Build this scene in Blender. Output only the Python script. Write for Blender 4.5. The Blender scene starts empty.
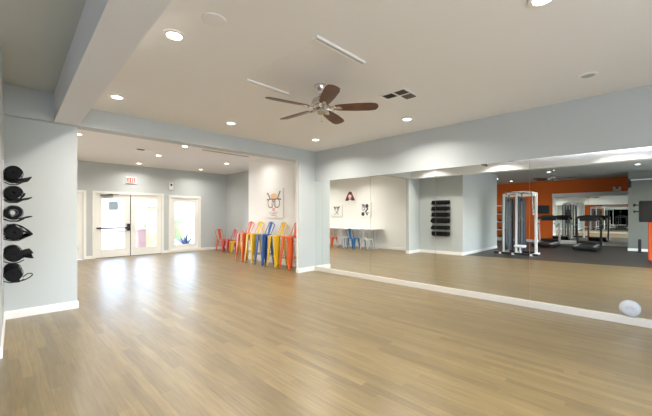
import bpy, math, random
from mathutils import Vector, Matrix
random.seed(7)
S = bpy.context.scene
C = S.collection
PI = math.pi

# ------------------------------------------------------------------ materials
def mat(name, col, rough=.5, metal=0, noise=0, nscale=8, bump=0, bscale=60, spec=.5, trans=0, coat=0):
    m = bpy.data.materials.new(name); m.use_nodes = True
    nt = m.node_tree; b = nt.nodes['Principled BSDF']
    b.inputs['Base Color'].default_value = (*col, 1)
    b.inputs['Roughness'].default_value = rough
    b.inputs['Metallic'].default_value = metal
    b.inputs['Specular IOR Level'].default_value = spec
    b.inputs['Coat Weight'].default_value = coat
    tc = nt.nodes.new('ShaderNodeTexCoord')
    if noise:
        n = nt.nodes.new('ShaderNodeTexNoise'); n.inputs['Scale'].default_value = nscale
        n.inputs['Detail'].default_value = 5
        nt.links.new(tc.outputs['Object'], n.inputs['Vector'])
        r = nt.nodes.new('ShaderNodeValToRGB')
        r.color_ramp.elements[0].position = .3; r.color_ramp.elements[1].position = .7
        r.color_ramp.elements[0].color = (*[c*(1-noise) for c in col], 1)
        r.color_ramp.elements[1].color = (*[min(1, c*(1+noise)) for c in col], 1)
        nt.links.new(n.outputs['Fac'], r.inputs['Fac'])
        nt.links.new(r.outputs['Color'], b.inputs['Base Color'])
    if bump:
        n = nt.nodes.new('ShaderNodeTexNoise'); n.inputs['Scale'].default_value = bscale
        n.inputs['Detail'].default_value = 3
        nt.links.new(tc.outputs['Object'], n.inputs['Vector'])
        bp = nt.nodes.new('ShaderNodeBump'); bp.inputs['Strength'].default_value = bump
        bp.inputs['Distance'].default_value = .004
        nt.links.new(n.outputs['Fac'], bp.inputs['Height'])
        nt.links.new(bp.outputs['Normal'], b.inputs['Normal'])
    return m

def emis(name, col, st):
    m = bpy.data.materials.new(name); m.use_nodes = True
    b = m.node_tree.nodes['Principled BSDF']
    b.inputs['Base Color'].default_value = (*col, 1)
    b.inputs['Emission Color'].default_value = (*col, 1)
    b.inputs['Emission Strength'].default_value = st
    return m

def glass_mat():
    m = bpy.data.materials.new('pane_glass'); m.use_nodes = True
    nt = m.node_tree; nt.nodes.clear()
    o = nt.nodes.new('ShaderNodeOutputMaterial'); mx = nt.nodes.new('ShaderNodeMixShader')
    t = nt.nodes.new('ShaderNodeBsdfTransparent'); g = nt.nodes.new('ShaderNodeBsdfGlossy')
    t.inputs[0].default_value = (.93, .97, .97, 1)
    g.inputs['Roughness'].default_value = .02
    fr = nt.nodes.new('ShaderNodeFresnel'); fr.inputs[0].default_value = 1.35
    nt.links.new(fr.outputs[0], mx.inputs[0]); nt.links.new(t.outputs[0], mx.inputs[1])
    nt.links.new(g.outputs[0], mx.inputs[2]); nt.links.new(mx.outputs[0], o.inputs[0])
    return m

def wood_floor():
    # narrow oak planks running along world Y, staggered ends, long grain
    m = bpy.data.materials.new('oak_plank_floor'); m.use_nodes = True
    nt = m.node_tree; L = nt.links; N = nt.nodes; b = N['Principled BSDF']
    tc = N.new('ShaderNodeTexCoord')
    mp = N.new('ShaderNodeMapping'); mp.inputs['Rotation'].default_value = (0, 0, PI/2)
    L.new(tc.outputs['Object'], mp.inputs['Vector'])
    br = N.new('ShaderNodeTexBrick')
    br.offset = 0; br.offset_frequency = 2
    br.inputs['Scale'].default_value = 1
    br.inputs['Brick Width'].default_value = 1.15
    br.inputs['Row Height'].default_value = .075
    br.inputs['Mortar Size'].default_value = .0012
    br.inputs['Color1'].default_value = (.172, .118, .042, 1)
    br.inputs['Color2'].default_value = (.266, .186, .070, 1)
    br.inputs['Mortar'].default_value = (.14, .098, .055, 1)
    br.inputs['Bias'].default_value = 0
    sx = N.new('ShaderNodeSeparateXYZ'); L.new(tc.outputs['Object'], sx.inputs[0])
    def math_(op, a, b_):
        k = N.new('ShaderNodeMath'); k.operation = op
        for i, q in enumerate((a, b_)):
            if isinstance(q, (int, float)): k.inputs[i].default_value = q
            else: L.new(q, k.inputs[i])
        return k.outputs[0]
    row = math_('FLOOR', math_('DIVIDE', math_('ADD', sx.outputs['X'], 30), .075), 0)
    wn_ = N.new('ShaderNodeTexWhiteNoise'); wn_.noise_dimensions = '1D'; L.new(row, wn_.inputs['W'])
    yy = math_('ADD', math_('ADD', sx.outputs['Y'], 40), math_('MULTIPLY', wn_.outputs['Value'], 7))
    cx = N.new('ShaderNodeCombineXYZ'); L.new(yy, cx.inputs[0]); L.new(math_('ADD', sx.outputs['X'], 30), cx.inputs[1])
    L.new(cx.outputs[0], br.inputs['Vector'])
    mg = N.new('ShaderNodeMapping'); mg.inputs['Scale'].default_value = (46, 2.6, 1)
    L.new(tc.outputs['Object'], mg.inputs['Vector'])
    n = N.new('ShaderNodeTexNoise'); n.inputs['Scale'].default_value = 1.0; n.inputs['Detail'].default_value = 6
    n.inputs['Roughness'].default_value = .6
    L.new(mg.outputs[0], n.inputs['Vector'])
    rp = N.new('ShaderNodeValToRGB')
    rp.color_ramp.elements[0].position = .3; rp.color_ramp.elements[0].color = (.70, .68, .66, 1)
    rp.color_ramp.elements[1].position = .68; rp.color_ramp.elements[1].color = (1.12, 1.12, 1.12, 1)
    L.new(n.outputs['Fac'], rp.inputs['Fac'])
    mx = N.new('ShaderNodeMix'); mx.data_type = 'RGBA'; mx.blend_type = 'MULTIPLY'
    mx.inputs[0].default_value = 1
    L.new(br.outputs['Color'], mx.inputs[6]); L.new(rp.outputs['Color'], mx.inputs[7])
    L.new(mx.outputs[2], b.inputs['Base Color'])
    n2 = N.new('ShaderNodeTexNoise'); n2.inputs['Scale'].default_value = 2.2
    L.new(tc.outputs['Object'], n2.inputs['Vector'])
    mr = N.new('ShaderNodeMapRange'); mr.inputs['To Min'].default_value = .36; mr.inputs['To Max'].default_value = .44
    L.new(n2.outputs['Fac'], mr.inputs['Value']); L.new(mr.outputs[0], b.inputs['Roughness'])
    b.inputs['Specular IOR Level'].default_value = .75
    b.inputs['Coat Weight'].default_value = .4; b.inputs['Coat Roughness'].default_value = .30
    bp = N.new('ShaderNodeBump'); bp.inputs['Strength'].default_value = .12; bp.inputs['Distance'].default_value = .002
    L.new(n.outputs['Fac'], bp.inputs['Height']); L.new(bp.outputs['Normal'], b.inputs['Normal'])
    return m

M = dict(
    grey=mat('grey_wall_paint', (.51, .545, .55), .6, bump=.12, bscale=90),
    white=mat('white_wall_paint', (.87, .865, .845), .55, bump=.1, bscale=90),
    greyceil=mat('grey_ceiling_paint', (.56, .58, .54), .85, bump=.25, bscale=70),
    ceil=mat('white_ceiling_paint', (.84, .83, .82), .85, bump=.25, bscale=70),
    beam=mat('pale_beam_paint', (.78, .79, .83), .7, bump=.4, bscale=55),
    trim=mat('white_trim_paint', (.86, .85, .83), .35),
    cream=mat('cream_ledge_paint', (.66, .61, .54), .4),
    doorw=mat('white_door_paint', (.84, .84, .80), .35),
    floor=wood_floor(),
    greyshade=mat('shaded_grey_paint', (.20, .215, .195), .6, bump=.12, bscale=90),  # darker copy of the wall grey; the gym block's shade is in the colour
    rubber=mat('speckled_rubber_floor', (.040, .033, .029), .42, noise=.5, nscale=90),
    mirror=mat('mirror_glass', (.90, .925, .90), 0.0, 1.0),
    orangew=mat('orange_wall_paint', (.72, .135, .006), .6, bump=.1),
    glass=glass_mat(),
    plate=mat('white_plastic', (.82, .82, .80), .35),
    dark=mat('dark_gap', (.03, .03, .03), .7),
    slot=mat('vent_cavity', (.13, .12, .105), .8),
    black=mat('black_powder_coat', (.012, .012, .013), .4),
    foam=mat('black_mat_foam', (.007, .007, .009), .7, spec=.15, bump=.3, bscale=120),
    foamgrey=mat('grey_mat_core', (.16, .16, .17), .7),
    chrome=mat('brushed_nickel', (.62, .60, .57), .22, 1),
    walnut=mat('walnut_blade', (.115, .045, .020), .38, noise=.4, nscale=5),
    silver=mat('silver_frame_paint', (.60, .62, .66), .3, .35),
    whitef=mat('white_frame_enamel', (.84, .86, .88), .3),
    navy=mat('dark_blue_shroud', (.035, .055, .085), .35),
    shroud=mat('smoked_blue_shroud', (.13, .19, .25), .25),
    blue=mat('blue_enamel', (.022, .095, .33), .3, coat=.4),
    yellow=mat('yellow_enamel', (.74, .46, .010), .3, coat=.4),
    orange=mat('orange_enamel', (.66, .095, .014), .3, coat=.4),
    red=mat('red_enamel', (.52, .025, .022), .3, coat=.4),
    blue2=mat('sky_blue_enamel', (.015, .16, .42), .3, coat=.4),
    gun=mat('gunmetal_enamel', (.16, .165, .17), .35, .5),
    canvas=mat('white_canvas', (.86, .85, .83), .8),
    ink=mat('charcoal_ink', (.05, .045, .05), .8),
    inkg=mat('grey_ink', (.35, .36, .40), .8),
    inkp=mat('pink_ink', (.72, .42, .42), .8),
    inko=mat('peach_ink', (.85, .56, .32), .8),
    inkr=mat('crimson_ink', (.36, .035, .05), .8),
    exitr=emis('exit_letters', (.85, .03, .015), .35),
    padding=mat('black_vinyl', (.018, .018, .02), .4),
    concrete=mat('patio_concrete', (.62, .61, .62), .8, noise=.1),
    stucco=mat('pale_stucco', (.36, .36, .40), .9),
    pinkst=mat('salmon_stucco', (.36, .22, .20), .9),
    yellst=mat('yellow_stucco', (.42, .30, .14), .9),
    leaf=mat('hedge_leaf', (.13, .17, .07), .7, noise=.4, nscale=20),
    agave=mat('blue_grey_succulent', (.05, .055, .12), .5),
    discp=mat('dull_white_plastic', (.55, .56, .58), .5),
    inkl=mat('soft_brown_ink', (.26, .20, .19), .8),
    offlens=mat('unlit_lens', (.42, .43, .38), .3),
    screen=mat('console_screen', (.02, .03, .04), .15),
    sticker=mat('pale_blue_notice', (.34, .46, .56), .6),
)
LENS = emis('lamp_lens', (1.0, .93, .82), 9)

# ------------------------------------------------------------------ mesh builder
class MB:
    def __init__(s): s.v = []; s.f = []; s.mi = []; s.sm = []
    def add(s, vs, fs, mi=0, sm=False, mtx=None):
        o = len(s.v)
        for p in vs:
            p = Vector(p)
            s.v.append(mtx @ p if mtx else p)
        for f in fs: s.f.append([i+o for i in f]); s.mi.append(mi); s.sm.append(sm)
        return s
    def box(s, a, b, mi=0, mtx=None):
        x0, y0, z0 = [min(a[i], b[i]) for i in range(3)]; x1, y1, z1 = [max(a[i], b[i]) for i in range(3)]
        vs = [(x0,y0,z0),(x1,y0,z0),(x1,y1,z0),(x0,y1,z0),(x0,y0,z1),(x1,y0,z1),(x1,y1,z1),(x0,y1,z1)]
        fs = [(0,3,2,1),(4,5,6,7),(0,1,5,4),(1,2,6,5),(2,3,7,6),(3,0,4,7)]
        return s.add(vs, fs, mi, False, mtx)
    def cbox(s, c, d, mi=0, mtx=None):
        return s.box([c[i]-d[i]/2 for i in range(3)], [c[i]+d[i]/2 for i in range(3)], mi, mtx)
    def rbox(s, a, b, r=.01, mi=0, seg=3, mtx=None):
        # box with rounded vertical edges and chamfered top/bottom
        x0, y0, z0 = [min(a[i], b[i]) for i in range(3)]; x1, y1, z1 = [max(a[i], b[i]) for i in range(3)]
        r = min(r, (x1-x0)/2.01, (y1-y0)/2.01, (z1-z0)/2.01)
        def ring(z, ins):
            out = []
            for cx, cy, a0 in ((x1-r, y1-r, 0), (x0+r, y1-r, 90), (x0+r, y0+r, 180), (x1-r, y0+r, 270)):
                for k in range(seg+1):
                    t = math.radians(a0+90*k/seg)
                    out.append((cx+(r-ins)*math.cos(t), cy+(r-ins)*math.sin(t), z))
            return out
        rings = [ring(z0, r*.7), ring(z0+r*.3, r*.2), ring(z0+r, 0), ring(z1-r, 0), ring(z1-r*.3, r*.2), ring(z1, r*.7)]
        n = len(rings[0]); vs = [p for q in rings for p in q]; fs = []
        for j in range(5):
            for i in range(n):
                k = (i+1) % n
                fs.append((j*n+i, j*n+k, (j+1)*n+k, (j+1)*n+i))
        fs.append(tuple(range(n-1, -1, -1))); fs.append(tuple(5*n+i for i in range(n)))
        return s.add(vs, fs, mi, False, mtx)
    def tube(s, pts, r, n=10, mi=0, closed=False, mtx=None):
        pts = [Vector(p) for p in pts]; m = len(pts)
        rs = r if isinstance(r, (list, tuple)) else [r]*m
        vs = []; prev = None
        for i, p in enumerate(pts):
            if closed: t = (pts[(i+1) % m]-pts[i-1])
            else: t = pts[min(i+1, m-1)]-pts[max(i-1, 0)]
            t.normalize()
            if prev is None:
                a = Vector((0, 0, 1)) if abs(t.z) < .9 else Vector((1, 0, 0))
                u = t.cross(a).normalized()
            else:
                u = prev-t*prev.dot(t); u.normalize()
            prev = u; w = t.cross(u)
            for k in range(n):
                q = 2*PI*k/n
                vs.append(p+(u*math.cos(q)+w*math.sin(q))*rs[i])
        fs = []
        for i in range(m if closed else m-1):
            j = (i+1) % m
            for k in range(n):
                l = (k+1) % n
                fs.append((i*n+k, i*n+l, j*n+l, j*n+k))
        if not closed:
            fs.append(tuple(range(n-1, -1, -1))); fs.append(tuple((m-1)*n+k for k in range(n)))
        return s.add(vs, fs, mi, True, mtx)
    def lathe(s, prof, n=28, mi=0, mtx=None, c=(0, 0, 0), loop=False):
        if loop: prof = list(prof)+[prof[0]]
        vs = []; fs = []
        for (r, z) in prof:
            for k in range(n):
                q = 2*PI*k/n
                vs.append((c[0]+r*math.cos(q), c[1]+r*math.sin(q), c[2]+z))
        for i in range(len(prof)-1):
            for k in range(n):
                l = (k+1) % n
                fs.append((i*n+k, i*n+l, (i+1)*n+l, (i+1)*n+k))
        if not loop: fs.append(tuple(range(n-1, -1, -1))); fs.append(tuple((len(prof)-1)*n+k for k in range(n)))
        return s.add(vs, fs, mi, True, mtx)
    def prism(s, poly, z0, z1, mi=0, mtx=None):
        n = len(poly)
        vs = [(x, y, z0) for x, y in poly]+[(x, y, z1) for x, y in poly]
        fs = [tuple(range(n-1, -1, -1)), tuple(range(n, 2*n))]+[(i, (i+1) % n, n+(i+1) % n, n+i) for i in range(n)]
        return s.add(vs, fs, mi, False, mtx)
    def ball(s, c, r, n=14, m=9, mi=0, mtx=None):
        rx = r if isinstance(r, (list, tuple)) else (r, r, r)
        vs = [(c[0], c[1], c[2]-rx[2])]
        for i in range(1, m):
            t = -PI/2+PI*i/m
            for k in range(n):
                q = 2*PI*k/n
                vs.append((c[0]+rx[0]*math.cos(t)*math.cos(q), c[1]+rx[1]*math.cos(t)*math.sin(q), c[2]+rx[2]*math.sin(t)))
        vs.append((c[0], c[1], c[2]+rx[2])); fs = []
        for k in range(n):
            fs.append((0, 1+(k+1) % n, 1+k))
            fs.append((len(vs)-1, 1+(m-2)*n+k, 1+(m-2)*n+(k+1) % n))
        for i in range(m-2):
            for k in range(n):
                l = (k+1) % n
                fs.append((1+i*n+k, 1+i*n+l, 1+(i+1)*n+l, 1+(i+1)*n+k))
        return s.add(vs, fs, mi, True, mtx)
    def build(s, name, mats, parent=None, bevel=0, local=True):
        if not isinstance(mats, (list, tuple)): mats = [mats]
        me = bpy.data.meshes.new(name); me.from_pydata([tuple(p) for p in s.v], [], s.f)
        for m in mats: me.materials.append(m)
        for p, i, sm in zip(me.polygons, s.mi, s.sm): p.material_index = i; p.use_smooth = sm
        import bmesh
        b = bmesh.new(); b.from_mesh(me); bmesh.ops.recalc_face_normals(b, faces=b.faces); b.to_mesh(me); b.free()
        me.update()
        o = bpy.data.objects.new(name, me); C.objects.link(o)
        if parent: o.parent = parent
        if bevel:
            bv = o.modifiers.new('bevel', 'BEVEL'); bv.width = bevel; bv.segments = 2; bv.limit_method = 'ANGLE'
        if any(s.sm):
            try:
                me.set_sharp_from_angle(angle=math.radians(40))
            except Exception: pass
        return o

def tag(o, label, cat=None, group=None, kind=None):
    o['label'] = label
    if cat: o['category'] = cat
    if group: o['group'] = group
    if kind: o['kind'] = kind
    return o
def thing(name, label, cat, loc=(0, 0, 0), rz=0, group=None):
    o = bpy.data.objects.new(name, None); C.objects.link(o); o.empty_display_size = .1
    o.location = loc; o.rotation_euler = (0, 0, rz)
    return tag(o, label, cat, group)
def struct(name, mb, m, bevel=0, label=None):
    o = mb.build(name, m, None, bevel); o['kind'] = 'structure'
    if label: o['label'] = label
    return o
def copy_tree(o, parent=None):
    c = o.copy(); C.objects.link(c)
    if parent: c.parent = parent
    for ch in list(o.children): copy_tree(ch, c)
    return c
def centre_mesh(mb, name, m, label, cat, group=None, bevel=0):
    # single-mesh thing with its origin at its base centre
    xs = [p.x for p in mb.v]; ys = [p.y for p in mb.v]; zs = [p.z for p in mb.v]
    c = Vector(((min(xs)+max(xs))/2, (min(ys)+max(ys))/2, min(zs)))
    mb.v = [p-c for p in mb.v]
    o = mb.build(name, m, None, bevel); o.location = c
    return tag(o, label, cat, group)

# ------------------------------------------------------------------ dimensions
MX = 5.71          # plane of the mirrored wall
HZ = 2.74          # underside of header and beam
CZ = 3.03          # studio ceiling
GZ = 3.14          # ceilings of gym strip and far room
FY = 12.7          # far wall
RX = 6.84          # right wall of far room
GX = -8.3          # gym back wall
BY = -3.3          # wall behind the camera
def lw(y): return .02+.027*(y-4.5)          # face of the left wall stub, slightly askew
def fb(y): return -.19+.131*(y-4.5)         # edge between oak and rubber floors

# floor
f = MB()
f.prism([(fb(BY), BY), (MX+.15, BY), (MX+.15, 6.12), (RX+.1, 6.12), (RX+.1, FY), (-.1, FY), (-.1, 4.5), (fb(4.5), 4.5)], -.06, 0)
struct('floor', f, M['floor'], label='glossy light oak plank floor of the studio and lounge')
f = MB(); f.prism([(fb(BY), BY), (fb(4.5), 4.5), (-3.67, 4.5), (-3.67, 6.5), (GX-.1, 6.5), (GX-.1, BY)], -.06, .004)
struct('floor', f, M['rubber'], label='dark speckled rubber floor of the gym')

# right wall behind and above mirrors
w = MB(); w.box((MX, BY, 0), (MX+.15, 6.09, CZ+.2)); struct('wall_right', w, M['grey'])
w = MB(); w.box((5.16, 6.0, 0), (MX, 6.02, HZ)); w.box((5.16, 6.02, 0), (MX, 6.09, HZ), 1); struct('wall_back', w, [M['grey'], M['white']], label='short pale grey pier closing the mirrored wall')
# white wall beyond the pier
w = MB(); w.box((MX, 6.09, 0), (MX+.15, 9.13, GZ+.1)); struct('wall_right', w, M['white'], label='white wall behind the coloured bar stools')
# header across the room
w = MB(); w.box((-.1, 6.0, HZ), (MX, 6.25, GZ+.1)); struct('trim_1', w, M['grey'], label='grey dropped header across the room')
# pillar stub under header, slightly recessed
w = MB(); w.box((-.1, 6.12, 0), (.85, 6.24, HZ)); struct('wall_left', w, M['grey'], label='pale grey wall stub beside the rolled mats')
# left wall (mats)
w = MB(); w.prism([(lw(4.5), 4.5), (lw(6.12), 6.12), (-.15, 6.12), (-.15, 4.5)], 0, GZ+.05); struct('wall_left', w, M['grey'])
# return wall toward gym and gym side
w = MB(); w.box((-3.67, 4.5, 0), (-.15, 4.65, GZ+.05)); w.box((-3.67, 4.65, 0), (-3.52, 6.5, GZ+.05)); struct('wall_left', w, M['grey'])
# lounge left wall
w = MB(); w.box((-.15, 6.24, 0), (.0, FY, GZ+.1)); struct('wall_left', w, M['white'], label='white wall with three canvas prints')
# gym walls
w = MB(); w.box((GX-.15, -3.3, 0), (GX, 6.65, GZ+.1)); struct('wall_back', w, M['orangew'], label='orange painted back wall of the gym')
w = MB(); w.box((GX, 6.5, 0), (-3.52, 6.65, GZ+.1)); struct('wall_side', w, M['grey'])
w = MB(); w.box((GX, BY, 0), (-6.1, .43, GZ)); struct('wall_side', w, M['greyshade'], label='grey wall block beside the orange gym wall')
# lounge right wall
w = MB(); w.box((RX, 9.0, 0), (RX+.15, FY, GZ+.1)); w.box((MX+.15, 9.0, 0), (RX, 9.13, GZ+.1)); struct('wall_right', w, M['grey'], label='grey side wall of the far lounge')

def holed(axis_y, t, x0, x1, z1, holes, mi=0):
    b = MB(); xs = x0
    for (a, c, lo, hi) in sorted(holes):
        b.box((xs, axis_y, 0), (a, axis_y+t, z1))
        if lo > 0: b.box((a, axis_y, 0), (c, axis_y+t, lo))
        b.box((a, axis_y, hi), (c, axis_y+t, z1))
        xs = c
    b.box((xs, axis_y, 0), (x1, axis_y+t, z1))
    return b
struct('wall_far', holed(FY, .16, -.15, RX+.15, GZ+.1, [(.9, 1.91, 0, 2.12), (2.234, 4.25, 0, 2.13), (4.55, 5.68, .1, 2.1)]), M['grey'])
struct('wall_near', holed(BY-.16, .16, GX-.15, MX+.15, GZ+.1, [(.5, 3.1, .5, 2.5), (-3.6, -.9, .4, 2.6)]), M['grey'])

# ceilings
w = MB(); w.prism([(.46-.027*0+.3, BY), (MX, BY), (MX, 6.0), (.82, 6.0)], CZ, CZ+.1); struct('ceiling', w, M['ceil'])
w = MB(); w.prism([(GX-.15, BY), (.5, BY), (.7, 6.0), (.7, 6.65), (GX-.15, 6.65)], GZ, GZ+.1); struct('ceiling', w, M['greyceil'])
w = MB(); w.box((-.15, 6.25, GZ), (RX+.15, FY+.16, GZ+.1)); struct('ceiling', w, M['ceil'])
# beam
w = MB(); w.prism([(.36, BY), (.64, BY), (.85, 6.0), (.565, 6.0)], HZ, GZ+.1); struct('trim_2', w, M['beam'], label='pale boxed ceiling beam running toward the camera')

# baseboards
def bb(name, p, q, nrm, h=.11, t=.016, m='trim'):
    p = Vector((*p, 0)); q = Vector((*q, 0)); n = Vector((*nrm, 0)).normalized()
    b = MB()
    prof = [(0, 0), (t, 0), (t, h-.018), (t*.45, h), (0, h)]
    vs = [p+n*a+Vector((0, 0, z)) for a, z in prof]+[q+n*a+Vector((0, 0, z)) for a, z in prof]
    k = len(prof)
    b.add(vs, [tuple(range(k)), tuple(range(2*k-1, k-1, -1))]+[(i, (i+1) % k, k+(i+1) % k, k+i) for i in range(k)])
    return struct(name, b, M[m])
bb('baseboard_left', (.85, 6.12), (lw(6.12), 6.12), (0, -1))
bb('baseboard_left', (lw(4.5), 4.484), (lw(6.12), 6.12), (1, -.027))
bb('baseboard_left', (-3.67, 4.5), (lw(4.5), 4.5), (0, -1))
bb('baseboard_left', (.85, 6.105), (.85, 6.24), (1, 0))
bb('baseboard_left', (.0, 6.24), (.0, FY), (1, 0))
bb('baseboard_back', (5.145, 6.0), (MX-.02, 6.0), (0, -1))
bb('baseboard_back', (5.16, 5.985), (5.16, 6.09), (-1, 0))
bb('baseboard_right', (MX, 6.09), (MX, 9.13), (-1, 0))
bb('baseboard_right', (RX, 9.13), (RX, FY), (-1, 0))
bb('baseboard_far', (4.33, FY), (RX, FY), (0, -1), h=.1)
bb('baseboard_far', (1.99, FY), (2.15, FY), (0, -1), h=.1)
bb('baseboard_side', (GX, .43), (-6.1, .43), (0, 1)); bb('baseboard_side', (-6.1, BY), (-6.1, .445), (1, 0))
bb('baseboard_gym', (GX, .45), (GX, 6.5), (1, 0), h=.14)
# ledge trim under the mirrors
w = MB(); w.box((MX-.035, BY, 0), (MX, 6.0, .10)); struct('trim_3', w, M['cream'], bevel=.004, label='white ledge under the mirror panels')
w = MB(); w.box((MX-.008, BY, 2.26), (MX, 6.0, 2.28)); struct('trim_4', w, M['grey'])

# mirror panels
edges = [6.0, 5.74, 4.24, 2.75, 1.24, -.26, -1.76, BY]
mlab = ['narrow mirror strip in the room corner, reflecting the grey pier',
        'mirror panel next to the corner, reflecting white wall art and a blue chair',
        'mirror panel reflecting the blank white wall and pale wall stub',
        'mirror panel reflecting the six rolled black mats',
        'mirror panel reflecting the cable machine and orange gym wall',
        'mirror panel nearest the right edge of the picture, beyond the treadmill reflection',
        'mirror panel level with the camera outside the picture']
for i in range(6):
    a, b_ = edges[i], edges[i+1]
    m_ = MB(); m_.box((MX-.007, b_+.0022, .10), (MX-.001, a-.0022, 2.26))
    centre_mesh(m_, 'mirror_panel', M['mirror'], mlab[i], 'mirror', 'frameless wall mirrors')

# ------------------------------------------------------------------ far doors and window
def frame_mb(x0, x1, z0, z1, y0, y1, w_, bottom=True, wb=None):
    b = MB(); wb = wb or w_
    b.box((x0, y0, z0), (x0+w_, y1, z1)); b.box((x1-w_, y0, z0), (x1, y1, z1))
    b.box((x0+w_, y0, z1-w_), (x1-w_, y1, z1))
    if bottom: b.box((x0+w_, y0, z0), (x1-w_, y1, z0+wb))
    return b
fr = frame_mb(2.15, 4.33, 0, 2.2, FY-.03, FY+.02, .085, False); struct('trim_5', fr, M['doorw'], .004, 'white casing around the double glass doors')
def leaf_door(name, x0, x1, label):
    b = frame_mb(x0+.004, x1-.004, .012, 2.12, FY+.01, FY+.055, .15, True, .25)
    d = struct(name, b, M['doorw'], .005, label)
    p = MB(); p.box((x0+.15, FY+.028, .262), (x1-.15, FY+.036, 1.97)); p.build('pane', M['glass'], d)
    g = frame_mb(x0+.145, x1-.145, .255, 1.978, FY+.002, FY+.012, .022); g.build('glazing_bead', M['doorw'], d)
    return d
d1 = leaf_door('door_1', 2.238, 3.235, 'left glass door leaf with a dark push bar')
d2 = leaf_door('door_2', 3.249, 4.246, 'right glass door leaf without a push bar')
m_ = MB(); m_.box((3.235, FY+.0, .0), (3.249, FY+.05, 2.12)); m_.build('meeting_strip', M['black'], d2)
pb = MB(); pb.tube([(2.27, FY-.055, .98), (3.19, FY-.055, .98)], .03, 12)
for x in (2.29, 3.17): pb.cbox((x, FY-.02, .98), (.05, .06, .055))
po = pb.build('push_bar', M['black'], d1)
lc = MB(); lc.rbox((3.13, FY-.06, .88), (3.225, FY+.005, 1.12), .012); lc.build('latch_case', M['black'], po)
cl = MB(); cl.rbox((2.37, FY-.05, 2.03), (2.72, FY+.008, 2.09), .01); cl.tube([(2.55, FY-.03, 2.1), (2.85, FY-.12, 2.105), (2.62, FY-.02, 2.12)], .010, 6)
cl.build('door_closer', M['gun'], d1)
st = MB(); st.box((2.6, FY+.024, 1.58), (2.88, FY+.027, 1.88)); st.build('notice', M['sticker'], d1)
th = MB(); th.box((2.234, FY-.02, 0), (4.25, FY+.16, .011)); struct('trim_6', th, M['gun'])
# tall window
fr = frame_mb(4.5, 5.73, .03, 2.16, FY-.03, FY+.012, .09); wn = struct('window_1', fr, M['doorw'], .004, 'tall white framed window right of the glass doors')
g = frame_mb(4.55, 5.68, .1, 2.1, FY+.012, FY+.07, .19); g.build('sash', M['doorw'], wn, .004)
p = MB(); p.box((4.74, FY+.035, .29), (5.49, FY+.042, 1.91)); p.build('pane', M['glass'], wn)
# white door at the left, part hidden
fr = frame_mb(.82, 1.99, 0, 2.2, FY-.03, FY+.01, .08, False); struct('trim_7', fr, M['doorw'], .004)
b = MB(); b.box((.905, FY+.01, .012), (1.905, FY+.055, 2.115))
for z0, z1 in ((.25, .95), (1.1, 1.95)):
    b.add([*[(x, FY+.01, z) for x, z in ((1.08, z0), (1.73, z0), (1.73, z1), (1.08, z1))], *[(x, FY-.001, z) for x, z in ((1.12, z0+.04), (1.69, z0+.04), (1.69, z1-.04), (1.12, z1-.04))]],
          [(4, 5, 6, 7), (0, 1, 5, 4), (1, 2, 6, 5), (2, 3, 7, 6), (3, 0, 4, 7)])
d3 = struct('door_3', b, M['doorw'], 0, 'solid white door partly hidden by the wall stub')
h = MB(); h.tube([(1.0, FY+.01, .98), (1.0, FY-.05, .98), (1.1, FY-.05, .98)], .011, 8); h.build('door_handle', M['chrome'], d3)

# exit sign
ex = thing('exit_sign', 'white exit sign with red letters above the glass doors', 'exit sign', (3.255, FY-.005, 2.5))
b = MB(); b.rbox((-.155, -.045, 0), (.155, .004, .235), .01); b.build('housing', M['plate'], ex)
b = MB()
def letter(ch, x, z, w_, h_, t):
    y0, y1 = -.050, -.044
    R = lambda ax, az, bx, bz: b.box((x+ax, y0, z+az), (x+bx, y1, z+bz))
    def D(ax, az, bx, bz):
        dx, dz = bx-ax, bz-az; l = math.hypot(dx, dz); nx, nz = -dz/l*t/2, dx/l*t/2
        P = [(ax+nx, az+nz), (ax-nx, az-nz), (bx-nx, bz-nz), (bx+nx, bz+nz)]
        vs = [(x+u, y0, z+v) for u, v in P]+[(x+u, y1, z+v) for u, v in P]
        b.add(vs, [(0,1,2,3), (7,6,5,4), (0,4,5,1), (1,5,6,2), (2,6,7,3), (3,7,4,0)])
    if ch == 'E':
        R(0, 0, t, h_)
        for q in (0, (h_-t)/2, h_-t): R(t, q, w_, q+t)
    if ch == 'X': D(t/2, 0, w_-t/2, h_); D(t/2, h_, w_-t/2, 0)
    if ch == 'I': R(w_/2-t/2, 0, w_/2+t/2, h_)
    if ch == 'T': R(w_/2-t/2, 0, w_/2+t/2, h_-t); R(0, h_-t, w_, h_)
for ch, x in zip('EXIT', (-.125, -.058, .005, .060)): letter(ch, x, .035, .062, .165, .030)
b.build('lettering', M['exitr'], ex)
# fire strobe plate
fs_ = thing('alarm_strobe', 'small pale alarm box on the grey wall above the tall window', 'alarm', (4.58, FY-.004, 2.37))
b = MB(); b.rbox((-.075, -.05, 0), (.075, .003, .27), .012); b.build('housing', M['plate'], fs_)
b = MB(); b.rbox((-.03, -.075, .14), (.03, -.045, .22), .01); b.build('lens', M['screen'], fs_)

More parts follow.
